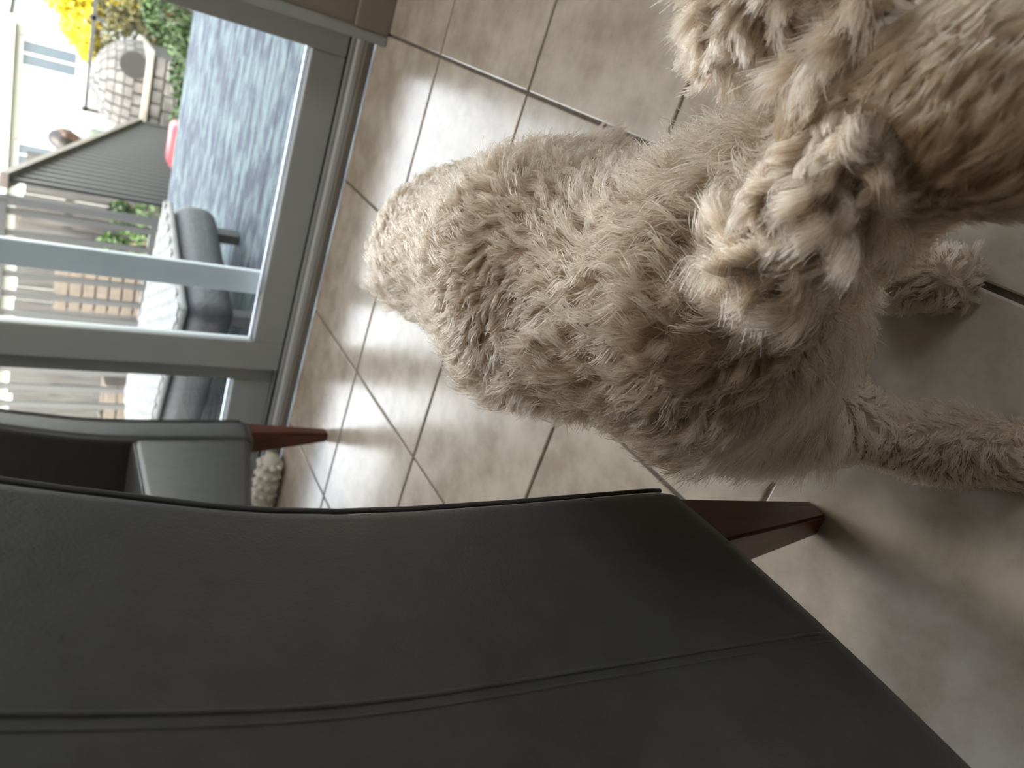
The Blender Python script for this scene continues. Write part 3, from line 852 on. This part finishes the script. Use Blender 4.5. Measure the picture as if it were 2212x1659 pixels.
# ear leathers, hanging from the sides of the skull
EARR = [D(0.420, 0.068, 0.400), D(0.395, 0.050, 0.396), D(0.366, 0.030, 0.380), D(0.338, 0.010, 0.356)]
EARL = [D(0.402, 0.150, 0.392), D(0.366, 0.163, 0.398), D(0.332, 0.163, 0.398), D(0.304, 0.152, 0.390)]
for E_ in (EARR, EARL):
    for q, (p, r) in enumerate(zip(E_[:-1], E_[1:])):
        caps.append((p, r, (0.016, 0.019, 0.020)[q], (0.019, 0.020, 0.015)[q], 0.012))
bv, bf = surface_nets(caps, 0.035, 0.0065)
body = link('body', mesh_from('body', bv, bf), M['hide'], dog)
for s in (-1, 1):
    bm = bmesh.new()
    bmesh.ops.create_icosphere(bm, subdivisions=2, radius=0.010, matrix=Matrix.Translation(D(0.498, 0.110 + s * 0.028, 0.382).tolist()))
    link('eye', finish(bm, 'eye', True), M['eye'], body)
bm = bmesh.new()
bmesh.ops.create_icosphere(bm, subdivisions=3, radius=1.0)
for v in bm.verts:
    v.co = Vector((D(0.584, 0.138, 0.336) + D(v.co.x * 0.015, v.co.y * 0.018, v.co.z * 0.013)).tolist())
link('nose', finish(bm, 'nose', True), M['nose'], body)

# coat: guide curves clumped into locks
def surface_samples(verts, faces, n, r):
    a, b, c, d = (verts[faces[:, i]] for i in range(4))
    n1 = np.cross(b - a, c - a); n2 = np.cross(c - a, d - a)
    ar = np.concatenate([np.linalg.norm(n1, axis=1), np.linalg.norm(n2, axis=1)])
    k = r.choice(len(ar), n, p=ar / ar.sum())
    f = k % len(faces); tri = k // len(faces)
    u = r.random(n); w = r.random(n); fl = u + w > 1
    u[fl] = 1 - u[fl]; w[fl] = 1 - w[fl]
    A = a[f]; B = np.where(tri[:, None] == 0, b[f], c[f]); C = np.where(tri[:, None] == 0, c[f], d[f])
    return A + u[:, None] * (B - A) + w[:, None] * (C - A)
def normals(P):
    e = 0.004
    g = np.stack([sdf_capsules(P + e * np.eye(3)[i], caps, 0.035) - sdf_capsules(P - e * np.eye(3)[i], caps, 0.035) for i in range(3)], -1)
    return g / (np.linalg.norm(g, axis=1, keepdims=True) + 1e-9)
def wave(P, f, seed):
    r = np.random.default_rng(seed)
    o = np.zeros(len(P))
    for q in range(5):
        k = r.normal(size=3); k *= f * r.uniform(0.6, 1.5) / np.linalg.norm(k)
        o += np.sin(P @ k + r.uniform(0, 6.28))
    return o / 2.2
def local(P):
    return P @ hd, P @ ld, P[:, 2]

def grow(name, roots, length, comb, lift, curl_amp, curl_turns, per_clump, m, parent, seed, npts=9, r0=0.00062, r1=0.00022, clump=0.75, wild=0.25, noise_f=38.0):
    r = np.random.default_rng(seed)
    N = len(roots)
    nor = normals(roots)
    G = max(8, N // per_clump)
    gi = r.choice(N, G, replace=False)
    kd = kdtree.KDTree(G)
    for q, i in enumerate(gi):
        kd.insert(roots[i], q)
    kd.balance()
    owner = np.array([kd.find(p)[1] for p in roots])
    gp = roots[gi]; gn = nor[gi]
    # direction field
    cd = comb(gp)
    cd = cd - (cd * gn).sum(1, keepdims=True) * gn
    cd /= np.linalg.norm(cd, axis=1, keepdims=True) + 1e-9
    sd = np.cross(gn, cd)
    th = wave(gp, noise_f, seed + 1) * 0.9 + r.normal(size=G) * wild
    cd2 = cd * np.cos(th)[:, None] + sd * np.sin(th)[:, None]
    sd2 = np.cross(gn, cd2)
    lf = lift(gp) * np.clip(1 + 0.4 * wave(gp, noise_f * 0.8, seed + 2), 0.2, 2.0)
    L = length(gp) * r.uniform(0.75, 1.25, G)
    t = np.linspace(0, 1, npts)
    # lies down along the strand: starts with lift, bends over
    dirs = gn[:, None, :] * (lf[:, None] * (1 - 0.85 * t[None]))[..., None] + cd2[:, None, :]
    dirs[:, :, 2] -= 0.25 * t[None] ** 1.5
    dirs /= np.linalg.norm(dirs, axis=2, keepdims=True)
    step = dirs * (L / (npts - 1))[:, None, None]
    gc = np.concatenate([np.zeros((G, 1, 3)), np.cumsum(step[:, :-1], 1)], 1)
    ph = r.uniform(0, 6.28, G)
    amp = curl_amp * L * r.uniform(0.6, 1.4, G)
    turns = curl_turns * r.uniform(0.7, 1.3, G)
    ang = ph[:, None] + 2 * np.pi * turns[:, None] * t[None]
    env = np.minimum(1, t * 2.2)[None] * amp[:, None]
    gc += sd2[:, None, :] * ((np.cos(ang) - np.cos(ph)[:, None]) * env)[..., None] + gn[:, None, :] * (0.7 * (np.sin(ang) + 0.6) * env)[..., None]
    off = roots - gp[owner]
    cl = 1 - clump * t ** 0.8
    ls = r.uniform(0.72, 1.12, N)
    pts = roots[:, None, :] + gc[owner] * ls[:, None, None] - off[:, None, :] * (1 - cl)[None, :, None]
    fz = r.normal(size=(N, 3)) * 0.10
    pts += (fz[:, None, :] * (t[None] ** 1.5)[..., None]) * L[owner][:, None, None]
    # keep above the skin and the floor
    flat = pts.reshape(-1, 3)
    flat[:, 2] = np.maximum(flat[:, 2], 0.002)
    cu = bpy.data.hair_curves.new(name)
    cu.add_curves([npts] * N)
    cu.attributes['position'].data.foreach_set('vector', flat.astype(np.float32).ravel())
    ra = cu.attributes.get('radius') or cu.attributes.new('radius', 'FLOAT', 'POINT')
    rad = np.tile(r0 + (r1 - r0) * t ** 1.5, N).astype(np.float32)
    ra.data.foreach_set('value', rad)
    cu.materials.append(m)
    o = bpy.data.objects.new(name, cu)
    COL.objects.link(o)
    o.parent = parent
    o['kind'] = 'stuff'
    return o

HC = D(0.43, 0.10, 0.36)
allp = surface_samples(bv, bf, 210000, rng)
a_, b_, c_ = local(allp)
dR = np.min([capsule(allp, p, q, 0, 0) for p, q in zip(EARR[:-1], EARR[1:])], axis=0)
dL = np.min([capsule(allp, p, q, 0, 0) for p, q in zip(EARL[:-1], EARL[1:])], axis=0)
is_r = dR < 0.030
is_l = (dL < 0.030) & ~is_r
is_h = (a_ > 0.36) & (c_ > 0.28) & ~is_r & ~is_l
face = is_h & (a_ > 0.515)
is_h &= ~face
bodyp = allp[~(is_r | is_l | is_h | face)]
def body_len(P):
    a, b, c = local(P)
    L = 0.025 + 0.008 * wave(P, 34, 91)
    L = L + 0.008 * np.clip((a - 0.05) / 0.25, 0, 1)
    L = np.where(c < 0.15, 0.013, L)
    return np.clip(L, 0.014, 0.06)
def body_comb(P):
    a, b, c = local(P)
    back = -hd * 1.0
    return back[None] + ld[None] * (b * 5.0)[:, None] + np.array([0, 0, -0.9])[None] * np.clip(0.3 - c, 0, 1)[:, None] * 3.0
ba, bb, bc = local(bodyp)
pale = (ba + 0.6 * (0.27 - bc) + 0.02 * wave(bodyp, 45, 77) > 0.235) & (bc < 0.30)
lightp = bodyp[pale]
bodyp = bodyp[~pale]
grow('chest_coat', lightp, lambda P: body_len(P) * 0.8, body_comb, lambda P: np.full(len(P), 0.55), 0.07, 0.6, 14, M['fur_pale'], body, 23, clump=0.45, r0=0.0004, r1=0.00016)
grow('coat', bodyp, body_len, body_comb, lambda P: np.full(len(P), 0.9), 0.12, 0.75, 16, M['fur'], body, 21, clump=0.55, r0=0.0005, r1=0.00018)
headp = allp[is_h]
grow('head_hair', np.concatenate([headp, headp + rng.normal(size=headp.shape) * 0.001]), lambda P: 0.022 + 0.005 * wave(P, 40, 5),
     lambda P: hd[None] * 0.5 + (P - HC) * 9.0, lambda P: np.full(len(P), 0.30), 0.03, 0.5, 40, M['fur_head'], body, 31, npts=12, clump=0.5, wild=0.15, noise_f=22.0, r0=0.0004, r1=0.00015)
for nm, sel, sd_, way in (('ear_hair', is_r, 41, np.array(EARR[-1]) - np.array(EARR[0])), ('ear_hair', is_l, 51, np.array(EARL[-1]) - np.array(EARL[0]))):
    p = allp[sel]
    p = np.concatenate([p + rng.normal(size=p.shape) * 0.0012 for _ in range(6)])
    w = way / np.linalg.norm(way)
    grow(nm, p, lambda P: 0.029 + 0.009 * wave(P, 60, 7), lambda P, w=w: np.repeat(w[None], len(P), 0), lambda P: np.full(len(P), 0.6), 0.17 if sd_ == 41 else 0.07, 0.85 if sd_ == 41 else 0.5, 110,
         M['fur_apricot'], body, sd_, npts=16, clump=0.62, wild=0.45, r0=0.00034, r1=0.00013)
fp = allp[face]
grow('muzzle_hair', fp, lambda P: np.full(len(P), 0.02), lambda P: (P - D(0.54, 0.125, 0.33)) + np.array([0, 0, -0.02]), lambda P: np.full(len(P), 0.5), 0.06, 0.5, 24, M['fur'], body, 61)

# a few long stray hairs curling off the ear
wp = np.array([D(*p) for p in [(0.376, 0.077, 0.4), (0.365, 0.077, 0.4), (0.357, 0.07, 0.4), (0.351, 0.058, 0.4), (0.35, 0.047, 0.4), (0.352, 0.035, 0.4)]])
ws = []
for q in range(14):
    o = rng.normal(size=3) * 0.0025
    k = rng.uniform(0.55, 1.0)
    tt = np.linspace(0, k, 12) * (len(wp) - 1)
    c = np.stack([np.interp(tt, np.arange(len(wp)), wp[:, i]) for i in range(3)], 1) + o + rng.normal(size=3) * 0.006 * (np.linspace(0, 1, 12) ** 2)[:, None]
    ws.append(c)
cu = bpy.data.hair_curves.new('stray_hair')
cu.add_curves([12] * len(ws))
cu.attributes['position'].data.foreach_set('vector', np.concatenate(ws).astype(np.float32).ravel())
ra = cu.attributes.get('radius') or cu.attributes.new('radius', 'FLOAT', 'POINT')
ra.data.foreach_set('value', np.full(12 * len(ws), 0.0002, np.float32))
cu.materials.append(M['fur_pale'])
so = bpy.data.objects.new('stray_hair', cu)
COL.objects.link(so)
so.parent = body
so['kind'] = 'stuff'
